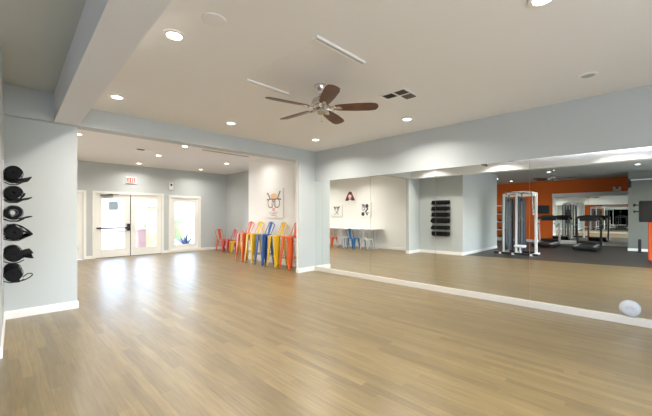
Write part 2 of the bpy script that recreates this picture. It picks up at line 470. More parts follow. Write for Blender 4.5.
# ------------------------------------------------------------------ exterior
b = MB(); b.box((-8, FY+.16, -.1), (22, 40, -.02)); struct('floor', b, M['concrete'], label='sunlit pale patio outside the glass doors')
b = MB(); b.rbox((4.52, 15.0, -.02), (4.86, 15.4, 1.75), .02); b.rbox((4.46, 14.94, 1.75), (4.92, 15.46, 1.84), .02)
centre_mesh(b, 'patio_pillar', M['yellst'], 'short yellow pillar seen through the right glass door', 'pillar')
b = MB(); b.box((3.5, 15.6, -.02), (5.2, 15.9, .75)); b.box((3.46, 15.56, .75), (5.24, 15.94, .82))
centre_mesh(b, 'garden_wall', M['pinkst'], 'low salmon garden wall behind the yellow pillar', 'wall')
b = MB(); b.box((-2, 24, -.02), (20, 28, 3.0)); b.box((-2.3, 23.5, 3.0), (20.3, 28.5, 3.25)); b.prism([(-2.3, 23.5), (20.3, 23.5), (20.3, 28.5), (-2.3, 28.5)], 3.25, 3.4)
bl = thing('building', 'long pale stucco building outside beyond the patio', 'building', (0, 0, 0)); b.build('wall', M['stucco'], bl)
for x in (3.2, 6.2, 9.0, 12):
    b = MB(); b.box((x, 23.95, 1.0), (x+1.3, 24.0, 2.1)); b.build('window', M['sticker'], bl)
def shrub(x, y, r, h_, label):
    o = thing('garden_shrub', label, 'shrub', (x, y, -.02), 0, 'clipped shrubs outside the tall window')
    b = MB()
    for k in range(420):
        t = random.uniform(0, 2*PI); z = random.uniform(.05, 1); q = r*(1-.55*abs(z*2-1)**2)*random.uniform(.75, 1.05)
        c = Vector((q*math.cos(t), q*math.sin(t), z*h_)); s_ = random.uniform(.03, .06)
        mt = Matrix.Translation(c) @ Matrix.Rotation(random.uniform(0, 6.3), 4, 'Z') @ Matrix.Rotation(random.uniform(-1.2, 1.2), 4, 'X')
        b.add([(-s_, 0, 0), (0, -s_*.5, 0), (s_, 0, .01), (0, s_*.5, 0)], [(0, 1, 2, 3)], 0, False, mt)
    b.ball((0, 0, h_*.5), (r*.75, r*.75, h_*.46)); b.build('foliage', M['leaf'], o)
    b = MB(); b.tube([(0, 0, 0), (0, 0, h_*.3)], .03, 6); b.build('stem', M['walnut'], o)
shrub(6.7, 17.2, .55, 1.35, 'left yellow-green shrub seen through the tall window')
shrub(8.1, 17.5, .6, 1.2, 'right yellow-green shrub seen through the tall window')
shrub(5.7, 18.6, .5, 1.3, 'yellow-green shrub behind the yellow pillar')
ag = thing('agave', 'blue-grey spiky plant at the foot of the tall window outside', 'plant', (5.72, 14.2, -.02))
for k in range(17):
    t = k*2.4; el = .35+.9*(k/17); l = .62
    dx = Vector((math.cos(t)*math.cos(el), math.sin(t)*math.cos(el), math.sin(el)))
    sd = Vector((-math.sin(t), math.cos(t), 0)); up = sd.cross(dx)
    b = MB(); rings = []
    for q, w_ in ((0, .03), (.35, .06), (.7, .04), (1, .004)):
        p = dx*l*q+Vector((0, 0, .05)); rings += [p+sd*w_, p-up*w_*.35, p-sd*w_, p+up*w_*.2]
    b.add(rings, [(4*i+j, 4*i+(j+1) % 4, 4*i+4+(j+1) % 4, 4*i+4+j) for i in range(3) for j in range(4)]+[(0, 1, 2, 3)])
    b.build('leaf', M['agave'], ag)
b = MB(); b.ball((0, 0, .04), (.09, .09, .06)); b.build('crown', M['agave'], ag)

# ------------------------------------------------------------------ ceiling fittings
def downlight(x, y, z, label, power, group, lit=True, proto=[None]):
    o = thing('recessed_downlight', label, 'ceiling light', (x, y, z), 0, group)
    r = MB(); r.lathe([(.066, -.012), (.094, -.010), (.098, -.002), (.098, .002), (.066, .002)], 32, loop=True)
    r.build('trim_ring', M['trim'], o)
    l = MB(); l.lathe([(.002, -.006), (.066, -.006), (.067, .0), (.002, .0)], 32)
    l.build('lens', LENS if lit else M['offlens'], o)
    if lit:
        ld = bpy.data.lights.new('downlight_lamp', 'AREA'); ld.shape = 'DISK'; ld.size = .125; ld.energy = power
        ld.color = (1, .945, .87); ld.spread = math.radians(150)
        lo = bpy.data.objects.new('downlight_lamp', ld); C.objects.link(lo); lo.location = (x, y, z-.016)
    return o
PW = 26
SL = [(1.12, 3.02, 'studio downlight beside the beam nearest the camera'), (1.15, 5.15, 'studio downlight beside the beam near the header'),
      (1.20, .35, 'studio downlight beside the beam level with the right picture edge'),
      (2.885, 5.18, 'studio downlight between the fan and the header'), (4.79, 5.01, 'studio downlight by the mirror corner'),
      (4.845, 2.845, 'studio downlight between the mirrors and the ceiling vent'), (2.87, .54, 'studio downlight cut by the top edge of the picture')]
for x, y, l in SL: downlight(x, y, CZ, l, PW*(.75 if x < 1.3 else 1), 'studio downlights')
o = downlight(4.81, .46, CZ, 'unlit round ceiling light above the right-hand mirrors', 0, 'studio downlights', lit=False)
for x, y, l in [(3.3, 8.2, 'lounge downlight nearest the header on the left'), (3.27, 10.0, 'lounge downlight beside the small vent'), (3.31, 12.0, 'lounge downlight above the exit sign'),
                (5.1, 8.0, 'lounge downlight nearest the white wall'), (5.38, 9.95, 'lounge downlight in the middle right'), (5.37, 11.9, 'lounge downlight above the tall window'),
                (1.2, 8.6, 'lounge downlight over the wall counter, near end'), (1.2, 10.9, 'lounge downlight over the wall counter, far end')]:
    downlight(x, y, GZ, l, 7 if x == 5.1 else (16 if y > 11 else 15 if x > 5 else 26), 'lounge downlights')
for x, y, l in [(-4.04, 2.7, 'gym downlight beside the fan reflected in the mirror'), (-6.75, 4.75, 'gym downlight deepest in the reflection'), (-5.2, 4.95, 'gym downlight behind the cable machine'),
                (-3.8, .14, 'gym downlight near the overhead bar'), (-1.6, 2.2, 'gym downlight hidden above the mirror edge')]:
    downlight(x, y, GZ, l, 10, 'gym downlights')

b = MB(); b.lathe([(.002, -.012), (.085, -.012), (.098, -.006), (.1, 0), (.002, 0)], 32)
o = b.build('ceiling_speaker', M['ceil']); o.location = (1.265, 2.55, CZ); tag(o, 'flat round ceiling cover the colour of the ceiling, beside a downlight', 'ceiling cover')

# slot diffusers at both ends of a flush panel
pn = MB(); pn.box((2.06, 2.19, CZ-.0025), (2.70, 3.33, CZ)); 
centre_mesh(pn, 'ceiling_panel', M['ceil'], 'faint flush rectangular panel between two ceiling slots by the fan', 'ceiling panel', bevel=.001)
for x0, x1, y, l in ((2.02, 2.73, 2.13, 'long bright ceiling slot diffuser, the one farther from the header'), (2.08, 2.72, 3.39, 'ceiling slot diffuser left of the fan blades')):
    o = thing('slot_diffuser', l, 'air diffuser', ((x0+x1)/2, y, CZ), 0, 'ceiling slot diffusers'); hw = (x1-x0)/2
    b = MB(); b.box((-hw, -.035, -.022), (hw, -.012, 0)); b.box((-hw, .012, -.022), (hw, .035, 0)); b.box((-hw, -.012, -.022), (-hw+.01, .012, 0)); b.box((hw-.01, -.012, -.022), (hw, .012, 0)); b.build('frame', M['trim'], o, .002)
    b = MB(); b.box((-hw+.01, -.012, -.006), (hw-.01, .012, 0)); b.build('slot', M['slot'], o)
# square vent
o = thing('ceiling_vent', 'square white ceiling vent with dark louvres near the mirrors', 'vent', (3.83, 2.37, CZ))
hw = .20
b = MB()
for s_ in (-1, 1):
    b.box((s_*hw, -hw, -.012), (s_*(hw-.028), hw, 0)); b.box((-hw+.028, s_*hw, -.012), (hw-.028, s_*(hw-.028), 0))
b.box((-hw+.028, -.012, -.010), (hw-.028, .012, 0)); b.box((-.012, -hw+.028, -.010), (.012, -.012, 0)); b.box((-.012, .012, -.010), (.012, hw-.028, 0))
b.build('frame', M['trim'], o, .002)
b = MB(); b.box((-hw+.028, -hw+.028, -.003), (hw-.028, -.012, 0)); b.box((-hw+.028, .012, -.003), (-.012, hw-.028, 0)); b.build('cavity', M['slot'], o)
b = MB(); b.box((.012, .012, -.009), (hw-.028, hw-.028, 0)); b.build('deflector', M['plate'], o, .002)
b = MB()
for qx, qy, d in ((-1, -1, 0), (1, -1, 1), (-1, 1, 1)):
    for k in range(5):
        t = .022+k*.030
        if d: mt = Matrix.Translation((qx*(.015+t), qy*.09, -.007)) @ Matrix.Rotation(qx*.7, 4, 'Y'); dm = (.020, .15, .0015)
        else: mt = Matrix.Translation((qx*.09, qy*(.015+t), -.007)) @ Matrix.Rotation(-qy*.7, 4, 'X'); dm = (.15, .020, .0015)
        b.cbox((0, 0, 0), dm, 0, mt)
b.build('louvre', M['plate'] if 0 else M['gun'], o)
# lounge vent & linear slot
o = thing('ceiling_vent', 'small dark lounge ceiling vent beside a downlight', 'vent', (2.72, 9.4, GZ))
b = MB(); b.rbox((-.2, -.1, -.014), (.2, .1, 0), .006); b.build('frame', M['plate'], o)
b = MB()
for k in range(7): b.box((-.17, -.075+k*.022, -.017), (.0, -.062+k*.022, -.012))
b.build('louvre', M['dark'], o)
o = thing('linear_vent', 'long thin dark slot in the lounge ceiling behind the header', 'vent', (4.5, 8.3, GZ))
b = MB(); b.box((-.7, -.05, -.012), (.7, -.035, 0)); b.box((-.7, .035, -.012), (.7, .05, 0)); b.build('frame', M['plate'], o)
b = MB(); b.box((-.7, -.035, -.006), (.7, .035, 0)); b.build('slot', M['dark'], o)

# ceiling fan
def make_fan(x, y, z, label, hubdrop, rot):
    o = thing('ceiling_fan', label, 'ceiling fan', (x, y, z), math.radians(rot), 'five blade ceiling fans')
    b = MB(); b.lathe([(.02, -.085), (.045, -.08), (.068, -.05), (.075, -.012), (.075, 0), (.02, 0)], 28); b.build('canopy', M['chrome'], o)
    b = MB(); b.tube([(0, 0, -.08), (0, 0, -hubdrop+.11)], .013, 10); b.build('downrod', M['chrome'], o)
    b = MB(); b.lathe([(.02, .13), (.05, .125), (.095, .10), (.115, .055), (.115, .015), (.095, -.01), (.05, -.02), (.02, -.02)], 32, c=(0, 0, -hubdrop)); b.build('motor_housing', M['chrome'], o)
    b = MB(); b.lathe([(.02, -.02), (.052, -.022), (.056, -.055), (.035, -.085), (.008, -.095)], 28, c=(0, 0, -hubdrop)); b.build('switch_housing', M['chrome'], o)
    b = MB(); b.tube([(.04, 0, -hubdrop-.07), (.042, 0, -hubdrop-.16)], .0018, 5); b.ball((.042, 0, -hubdrop-.165), .007, 8, 6); b.build('pull_chain', M['chrome'], o)
    for k in range(5):
        a = Matrix.Rotation(2*PI*k/5, 4, 'Z')
        tl = a @ Matrix.Translation((0, 0, -hubdrop-.008)) @ Matrix.Rotation(math.radians(-13), 4, 'X')
        out = [(.18, -.052), (.25, -.068), (.45, -.082), (.62, -.084), (.69, -.070), (.715, -.035), (.72, 0), (.715, .035), (.69, .070), (.62, .084), (.45, .082), (.25, .068), (.18, .052)]
        b = MB(); b.prism(out, -.004, .004, 0, tl); bl_ = b.build('blade', M['walnut'], o, .0015)
        b = MB()
        for s_ in (-1, 1): b.tube([(.08, s_*.012, -.003), (.125, s_*.034, -.012), (.165, s_*.040, -.010), (.20, s_*.018, -.008)], .008, 8, 0, False, tl)
        b.prism([(.17, -.03), (.25, -.022), (.275, 0), (.25, .022), (.17, .03)], -.010, -.004, 0, tl)
        for px in (.20, .24): b.lathe([(.001, -.014), (.006, -.013), (.007, -.010), (.001, -.010)], 8, 0, tl, (px, 0, 0))
        b.build('blade_bracket', M['chrome'], bl_)
    return o
make_fan(2.84, 2.89, CZ, 'ceiling fan with five walnut blades and nickel motor in the studio', .275, 21.4)
make_fan(-3.4, 2.45, GZ, 'similar dark bladed ceiling fan in the gym, seen in the mirror', .33, 50)

# ------------------------------------------------------------------ metal cafe chairs / stools
def metal_seat(kind, colour, x, y, rz, label, group, sh=.45, legcol=None):
    # local frame: sitter faces -X, back at +X
    c = M[colour]; stool = kind == 'bar_stool'
    o = thing(kind, label, 'bar stool' if stool else 'chair', (x, y, 0), rz, group)
    hs = .155 if stool else .18; ft = .205 if stool else .20
    b = MB(); b.rbox((-hs, -hs, sh-.035), (hs, hs, sh), .03, 0, 4)
    b.rbox((-hs*.8, -hs*.8, sh-.002), (hs*.8, hs*.8, sh+.006), .02)
    b.build('seat', c, o)
    for sx in (-1, 1):
        for sy in (-1, 1):
            b = MB(); wt, wb, t = (.108, .042, .004)
            T = Vector((sx*(hs+.004), sy*(hs+.004), sh-.02)); F = Vector((sx*ft, sy*ft, .012))
            for ax in (0, 1):
                d = Vector((-sx, 0, 0)) if ax == 0 else Vector((0, -sy, 0))
                n = Vector((0, -sy, 0)) if ax == 0 else Vector((-sx, 0, 0))
                pts = []
                for P, w_ in ((T, wt), (T*.5+F*.5, (wt*.62+wb*.38)), (F, wb)):
                    pts += [P, P+d*w_, P+d*w_+n*t, P+n*t]
                b.add(pts, [(0, 1, 2, 3), (8, 11, 10, 9)]+[(4*i+j, 4*i+(j+1) % 4, 4*i+4+(j+1) % 4, 4*i+4+j) for i in range(2) for j in range(4)])
            lg = b.build('leg', c if not legcol else M[legcol], o)
            b = MB(); b.cbox((F.x-sx*.012, F.y-sy*.012, .007), (.034, .034, .014)); b.build('rubber_foot', M['black'], lg)
    b = MB()
    if stool:
        zr = .30; k = hs+(ft-hs)*(1-zr/sh)-.012
        ring = [(-k, -k, zr), (k, -k, zr), (k, k, zr), (-k, k, zr)]
        for i in range(4): b.tube([ring[i], ring[(i+1) % 4]], .008, 8)
        b.build('footrest', c, o)
        b = MB()
    zc = sh-.17 if stool else sh-.12; k = hs+(ft-hs)*(1-zc/sh)-.01
    b.tube([(-k, -k, zc), (0, 0, zc+.06), (k, k, zc)], .006, 8); b.tube([(-k, k, zc), (0, 0, zc+.068), (k, -k, zc)], .006, 8)
    b.build('cross_brace', c, o)
    bh = .35 if stool else .40; ln = .10 if stool else .09; hw = .15 if stool else .17
    pts = [(hs-.03, -hs+.012, sh-.01), (hs+.01, -hw, sh+.08)]
    for i in range(9):
        q = PI*i/8
        pts.append((hs+ln-.012*math.sin(q), -hw*math.cos(q)*(.98 if 0 < i < 8 else 1), sh+bh-.10+.10*math.sin(q)))
    pts += [(hs+.01, hw, sh+.08), (hs-.03, hs-.012, sh-.01)]
    b = MB(); b.tube(pts, .011, 8); b.build('back_frame', c if not stool or colour != 'orange' or not legcol else M['gun'], o)
    b = MB(); pr = []
    for q in range(6):
        z = sh+.004+(bh-.02)*q/5; xx = hs-.012+(ln+.004)*q/5; w_ = .050+.022*(q/5)
        pr += [(xx, -w_, z), (xx-.006, 0, z), (xx, w_, z), (xx+.004, w_, z), (xx-.002, 0, z), (xx+.004, -w_, z)]
    b.add(pr, [(0, 1, 2, 3, 4, 5), tuple(30+i for i in (5, 4, 3, 2, 1, 0))]+[(6*i+j, 6*i+(j+1) % 6, 6*i+6+(j+1) % 6, 6*i+6+j) for i in range(5) for j in range(6)])
    b.build('backrest', c, o)
    return o
SG = 'coloured metal bar stools along the white wall'
for i, (col, y, l) in enumerate([('orange', 6.58, 'orange metal bar stool nearest the grey pier'), ('yellow', 7.15, 'yellow metal bar stool between the orange one and the blue one'),
        ('blue', 7.75, 'blue metal bar stool in the middle of the row'), ('yellow', 8.28, 'yellow metal bar stool beyond the blue one'), ('orange', 8.81, 'orange metal bar stool at the far end of the row')]):
    metal_seat('bar_stool', col, 5.36, y, 0, l, SG, .86)
CG = 'coloured metal cafe chairs in the lounge corner'
metal_seat('cafe_chair', 'orange', 6.40, 12.12, math.radians(100), 'orange metal chair farthest away against the grey wall', CG)
metal_seat('cafe_chair', 'red', 6.34, 11.52, math.radians(0), 'red metal chair between the orange and yellow chairs', CG)
metal_seat('cafe_chair', 'yellow', 6.22, 10.85, math.radians(-20), 'yellow metal chair partly behind the farthest bar stool', CG)
metal_seat('cafe_chair', 'red', 6.45, 10.2, math.radians(150), 'dark red metal chair behind the last bar stools, nearer than the yellow chair', CG)
WG = 'metal chairs at the white wall counter'
metal_seat('cafe_chair', 'blue2', .88, 8.72, 0, 'blue metal chair at the white counter, seen in the mirror', WG)
metal_seat('cafe_chair', 'orange', .90, 9.95, 0, 'orange metal chair at the white counter, seen in the mirror', WG)
metal_seat('cafe_chair', 'silver', .84, 9.32, 0, 'silver metal chair between the blue and orange chairs at the counter', WG)
metal_seat('cafe_chair', 'silver', .84, 8.05, 0, 'silver metal chair near the end of the white counter', WG)

# white counter
o = thing('wall_counter', 'long narrow white counter along the white art wall', 'table', (.32, 9.6, 0))
b = MB(); b.rbox((-.3, -1.8, .80), (.3, 1.8, .84), .008); b.build('tabletop', M['plate'], o)
for y in (-1.55, 0, 1.55):
    b = MB(); b.lathe([(.03, .03), (.03, .8)], 14, c=(0, y, 0)); b.lathe([(.20, 0), (.20, .012), (.05, .035), (.03, .05)], 24, c=(0, y, 0)); b.lathe([(.03, .77), (.12, .79), (.12, .80)], 18, c=(0, y, 0)); b.build('leg', M['silver'], o)

# ------------------------------------------------------------------ canvas art
def canvas(face, c, w_, h_, label, strokes, group):
    # face '-X' (hangs on the plane X=c[0], facing -X) or '+X'
    o = thing('canvas_print', label, 'picture', c, 0, group)
    s_ = -1 if face == '-X' else 1
    b = MB(); b.box((0, -w_/2, -h_/2), (s_*.035, w_/2, h_/2)); b.build('canvas', M['canvas'], o, .003)
    b = MB(); mats = [M[k] for k in ('ink', 'inkg', 'inkp', 'inko', 'inkr', 'canvas', 'inkl')]
    lay = 0
    for (mi, poly) in strokes:
        lay += 1; x0 = s_*.0352; x1 = s_*(.0362+.0003*lay); n = len(poly)
        pp = [((-u if s_ < 0 else u)*w_, v*h_) for u, v in poly]
        vs = [(x0, u, v) for u, v in pp]+[(x1, u, v) for u, v in pp]
        b.add(vs, [tuple(range(n)), tuple(range(2*n-1, n-1, -1))]+[(i, (i+1) % n, n+(i+1) % n, n+i) for i in range(n)], mi)
    b.build('artwork', mats, o)
    return o
def disc(u, v, r, ry=None, n=18): return [(u+r*math.cos(2*PI*k/n), v+(ry or r)*math.sin(2*PI*k/n)) for k in range(n)]
def stroke(pts, w_):
    P = [Vector(p) for p in pts]; L, R = [], []
    for i, p in enumerate(P):
        t = (P[min(i+1, len(P)-1)]-P[max(i-1, 0)]).normalized(); n = Vector((-t.y, t.x))*w_/2
        L.append(tuple(p+n)); R.append(tuple(p-n))
    return L+R[::-1]
def arc(u, v, r, a0, a1, n=12): return [(u+r*math.cos(math.radians(a0+(a1-a0)*k/n)), v+r*math.sin(math.radians(a0+(a1-a0)*k/n))) for k in range(n+1)]
big = [(3, disc(0, .24, .19, .10)), (2, disc(0, -.02, .13, .20)), (5, disc(0, -.02, .09, .15)),
       (6, stroke([(-.38, .36), (-.30, .30), (-.24, .20), (-.20, .13)], .06)), (6, stroke([(.36, .40), (.30, .30), (.24, .20), (.20, .13)], .06)),
       (6, stroke(arc(-.18, .0, .15, 20, 380, 20)[:21], .035)), (6, stroke(arc(.18, .0, .15, 20, 380, 20)[:21], .035)), (6, stroke([(-.05, .06), (.05, .06)], .035)),
       (6, stroke([(-.40, .12), (-.2, .15), (0, .12), (.2, .15), (.40, .12)], .045)), (2, disc(0, -.22, .08, .06)), (1, stroke([(-.06, -.3), (0, -.34), (.07, -.3)], .02)),
       (1, stroke(arc(-.02, -.12, .30, 215, 325), .016)), (1, stroke(arc(0, -.16, .20, 215, 325), .014)), (2, stroke([(-.1, -.38), (.2, -.45)], .02))]
canvas('-X', (MX-.002, 7.72, 1.76), .86, .86, 'large pale canvas sketch of a horned face in round glasses above the stools', big, 'canvas prints')
red = [(4, [(-.42, -.35), (-.28, .0), (-.15, .28), (.0, .40), (.16, .30), (.30, .02), (.44, -.36)]), (0, [(-.45, -.42), (-.33, -.12), (-.20, -.10), (-.10, -.42)]), (0, [(.12, -.42), (.2, -.08), (.34, -.12), (.46, -.42)]),
       (0, disc(-.02, .25, .14, .12)), (5, disc(.02, -.05, .13, .17)), (2, disc(.02, -.22, .09, .12)), (0, stroke([(-.06, 0), (-.01, 0)], .03)), (0, stroke([(.05, 0), (.10, 0)], .03))]
canvas('+X', (.0, 9.62, 2.30), .66, .52, 'canvas print in crimson and black, topmost of the three beside the counter', red, 'canvas prints')
bw = [(1, disc(0, .1, .20, .26)), (5, disc(.04, .05, .10, .14)), (0, [(-.30, .40), (-.22, .14), (-.06, .28)]), (0, [(.30, .38), (.08, .28), (.20, .12)]), (0, stroke([(-.1, .08), (-.03, .08)], .05)), (0, stroke([(.06, .1), (.13, .1)], .05)), (0, disc(.0, -.12, .06, .05)), (1, stroke([(-.2, -.3), (0, -.2), (.2, -.34)], .07))]
canvas('+X', (.0, 10.46, 1.63), .68, .56, 'small grey animal head print on white canvas, lower left in the mirror', bw, 'canvas prints')
bw2 = [(0, disc(-.15, .25, .14, .14)), (0, stroke([(-.25, .1), (-.05, -.1), (-.2, -.35)], .12)), (1, disc(.15, .15, .16, .22)), (0, stroke([(.05, .3), (.3, .35)], .08)), (0, disc(.2, -.28, .14, .13)), (5, disc(.18, .1, .06, .1)), (1, stroke([(-.35, -.2), (.1, -.15)], .06)), (0, disc(.12, .18, .04, .04))]
canvas('+X', (.0, 8.75, 1.65), .62, .66, 'bold black and grey print on white canvas, lower right in the mirror', bw2, 'canvas prints')

# ------------------------------------------------------------------ rolled mats and rack
zs = [1.876, 1.655, 1.433, 1.215, .965, .745]
rk = thing('mat_rack', 'slim wall rack carrying six rolled black mats', 'rack', (lw(5.25), 5.25, 0))
for yy in (-.20, .22):
    b = MB(); b.box((.0015+.027*yy, yy-.015, .60), (.012+.027*yy, yy+.015, 2.02)); b.build('rail', M['silver'], rk, .002)
for z in zs:
    for yy in (-.20, .22):
        b = MB(); b.tube([(.012+.027*yy, yy, z-.075), (.06, yy, z-.098), (.13, yy, z-.098), (.175, yy, z-.07)], .006, 8); b.build('hook', M['black'], rk)
def spiral_mat(z, kind, label):
    # roll axis along Y; cross-section in local XZ
    o = thing('rolled_mat', label, 'exercise mat', (.128, 5.25, z-.085), 0, 'rolled black mats on the wall rack')
    R = .077
    cz = .085; b = MB(); L0, L1 = -.32, .32
    def sheet(pts, t=.005, y0=L0, y1=L1, mi=0):
        L, Rr = [], []
        P = [Vector(p) for p in pts]
        for i, p in enumerate(P):
            tt = (P[min(i+1, len(P)-1)]-P[max(i-1, 0)]).normalized(); n = Vector((-tt.y, tt.x))*t
            L.append(p+n); Rr.append(p-n)
        lp = L+Rr[::-1]; n = len(lp); m = len(L)
        vs = [(p.x, y0, p.y) for p in lp]+[(p.x, y1, p.y) for p in lp]
        fs = []
        for i in range(m-1):
            fs.append((i, i+1, n-2-i, n-1-i)); fs.append((n+i+1, n+i, n+n-1-i, n+n-2-i))
        fs += [(i, (i+1) % n, n+(i+1) % n, n+i) for i in range(n)]
        b.add(vs, fs, mi, False)
    hole = {'ring': .045, 'dome': .016, 'plain': .012, 'leaf': .014, 'fish': .012, 'loop': .012}[kind]
    turns = (R-hole)/.0105
    sp = []
    n = int(turns*22)
    end_a = {'plain': -70, 'dome': -75, 'ring': -65, 'leaf': 0, 'fish': -40, 'loop': -80}[kind]
    for i in range(n+1):
        q = i/n; a = math.radians(end_a)-2*PI*turns*(1-q)
        r = hole+(R-hole)*q-.004
        sx = 1.0
        sp.append((r*math.cos(a)*sx, cz+r*math.sin(a)*(1 if kind not in ('leaf', 'dome') else .92)))
    e = sp[-1]
    tails = {'plain': [(.04, .010), (.08, .022), (.115, .032), (.145, .044)], 'dome': [(.05, .012), (.09, .020), (.125, .028), (.148, .036)],
             'ring': [(.06, .012), (.10, .026), (.13, .036), (.15, .042)], 'leaf': [(.10, .080), (.125, .068), (.15, .055)],
             'fish': [(.09, .060), (.12, .066), (.15, .070)], 'loop': [(.03, .004), (.05, .010)]}[kind]
    sheet(sp+tails, .0049)
    if kind == 'leaf':
        sheet([(-.06, .02), (.0, .0), (.06, .012), (.11, .035), (.152, .056)], .006)
        sheet([(-.05, .155), (.02, .165), (.07, .145), (.12, .10), (.152, .06)], .006)
    if kind == 'fish': sheet([(.08, .075), (.12, .09), (.158, .098)], .006); sheet([(.09, .055), (.125, .045), (.16, .04)], .006)
    if kind == 'dome': sheet([(.05, .015), (.08, .05), (.09, .08)], .006)
    b.build('roll', M['foam'], o)
    # carrying strap: two bands and a loop
    for yy in (-.18, .18):
        b = MB()
        pts = [( (R+.003)*math.cos(t), yy, cz+(R+.003)*math.sin(t)) for t in [2*PI*k/24 for k in range(24)]]
        b.tube(pts, .004, 6, 0, True); b.build('strap', M['black'], o)
    if kind == 'loop':
        b = MB()
        b.tube([(.07, -.318, .055), (.11, -.318, .088), (.145, -.318, .088), (.152, -.318, .070), (.13, -.318, .045), (.09, -.318, .022), (.05, -.318, .012)], .006, 8); b.build('strap_loop', M['black'], o)
    if kind == 'ring':
        b = MB(); b.lathe([(.03, 0), (.038, 0), (.038, .60), (.03, .60)], 20, loop=True, mtx=Matrix.Translation((0, -.30, cz)) @ Matrix.Rotation(-PI/2, 4, 'X')); b.build('core', M['foamgrey'], o)
    return o
ml = ['rolled black mat at the top of the wall rack', 'rolled black mat second from the top, with a domed back', 'rolled black mat third down, with an open round core',
      'rolled black mat fourth down, pinched to a leaf-like point', 'rolled black mat fifth down, with a flared fishtail end', 'rolled black mat at the bottom, with a hanging strap loop']
for z, k, l in zip(zs, ('plain', 'dome', 'ring', 'leaf', 'fish', 'loop'), ml): spiral_mat(z, k, l)

# round disc low on the mirror
o = thing('round_disc', 'white round domed disc low on the right-hand mirror, just above the ledge', 'wall disc', (MX-.007, .125, .205))
mt = Matrix.Rotation(-PI/2, 4, 'Y')
b = MB(); b.lathe([(.02, 0), (.095, 0), (.105, .012), (.100, .03), (.078, .048), (.045, .056), (.02, .05)], 32, 0, mt); b.build('dome', M['discp'], o)
b = MB(); b.lathe([(.001, .044), (.019, .048), (.021, .053), (.001, .052)], 16, 0, mt); b.build('hub', M['silver'], o)

# ------------------------------------------------------------------ gym equipment
# mirror on the gym back wall
g = MB(); g.box((GX+.001, .47, .18), (GX+.008, 1.87, 2.3)); centre_mesh(g, 'mirror_panel', M['mirror'], 'gym wall mirror panel behind the black treadmill', 'mirror', 'gym wall mirrors')
g = MB(); g.box((GX+.001, 1.88, .18), (GX+.008, 3.28, 2.3)); centre_mesh(g, 'mirror_panel', M['mirror'], 'gym wall mirror panel next to the silver treadmill', 'mirror', 'gym wall mirrors')
w = MB(); w.box((GX, .45, 2.3), (GX+.03, 3.3, 2.5)); w.box((GX, .45, .14), (GX+.02, 3.3, .18)); struct('trim_8', w, M['trim'])
# emergency light
o = thing('emergency_light', 'twin-headed white emergency light on the orange wall', 'light', (GX+.035, .85, 2.52))
b = MB(); b.rbox((-.035, -.14, 0), (.04, .14, .08), .01); b.build('housing', M['plate'], o)
for s_ in (-1, 1):
    b = MB(); b.ball((.03, s_*.1, .13), .055); b.build('lamp_head', M['plate'], o)

def treadmill(x, y, rz, fm, label):
    o = thing('treadmill', label, 'treadmill', (x, y, .004), rz, 'treadmills facing the gym mirror')
    F = M[fm]                                   # local: runner faces +X
    b = MB(); b.rbox((-.95, -.40, .05), (.75, .40, .16), .03); b.build('deck', M['black'], o)
    b = MB(); b.rbox((-.93, -.27, .155), (.60, .27, .172), .006); b.build('belt', M['padding'], o)
    for s_ in (-1, 1):
        b = MB(); b.rbox((-.92, s_*.30-.05, .155), (.60, s_*.30+.05, .185), .01); b.build('side_rail', M['silver'], o)
        b = MB(); b.tube([(.62, s_*.38, .10), (.52, s_*.40, .65), (.42, s_*.40, 1.20)], [.045, .038, .034], 10); b.build('upright', F, o)
        b = MB(); b.tube([(.45, s_*.40, 1.02), (.10, s_*.40, .98), (-.12, s_*.39, .92)], .024, 10); b.ball((-.12, s_*.39, .92), .027); b.build('handrail', M['black'], o)
        b = MB(); b.cbox((-.85, s_*.33, .025), (.10, .06, .05)); b.cbox((.65, s_*.33, .025), (.10, .06, .05)); b.build('foot', M['black'], o)
    b = MB(); b.rbox((.52, -.36, .10), (.95, .36, .30), .06); b.build('motor_cover', M['black'], o)
    b = MB(); 
    for k in range(9):
        pass
    b.tube([(.44, -.42, 1.18)]+[(.44-.05*math.sin(PI*k/8), -.42*math.cos(PI*k/8), 1.24+.13*math.sin(PI*k/8)) for k in range(9)]+[(.44, .42, 1.18)], .05, 10)
    b.rbox((.36, -.30, 1.16), (.52, .30, 1.34), .03); c = b.build('console', M['black'], o)
    b = MB(); b.rbox((.34, -.16, 1.21), (.362, .16, 1.31), .005); b.build('screen', M['screen'], c)
    return o
treadmill(-5.75, 1.66, PI, 'black', 'black treadmill standing in front of the gym mirror')
treadmill(-6.2, 3.15, PI, 'silver', 'treadmill with silver uprights against the orange wall')
# small monitor on the wall by silver treadmill
o = thing('wall_monitor', 'small dark screen above the silver treadmill console', 'screen', (GX+.05, 3.75, 1.5))
b = MB(); b.rbox((-.05, -.05, .1), (.0, .05, .25), .01); b.build('bracket', M['black'], o)
b = MB(); b.rbox((-.0, -.35, 0), (.05, .35, .42), .012); c = b.build('bezel', M['black'], o)
b = MB(); b.box((.05, -.32, .03), (.053, .32, .39)); b.build('screen', M['screen'], c)

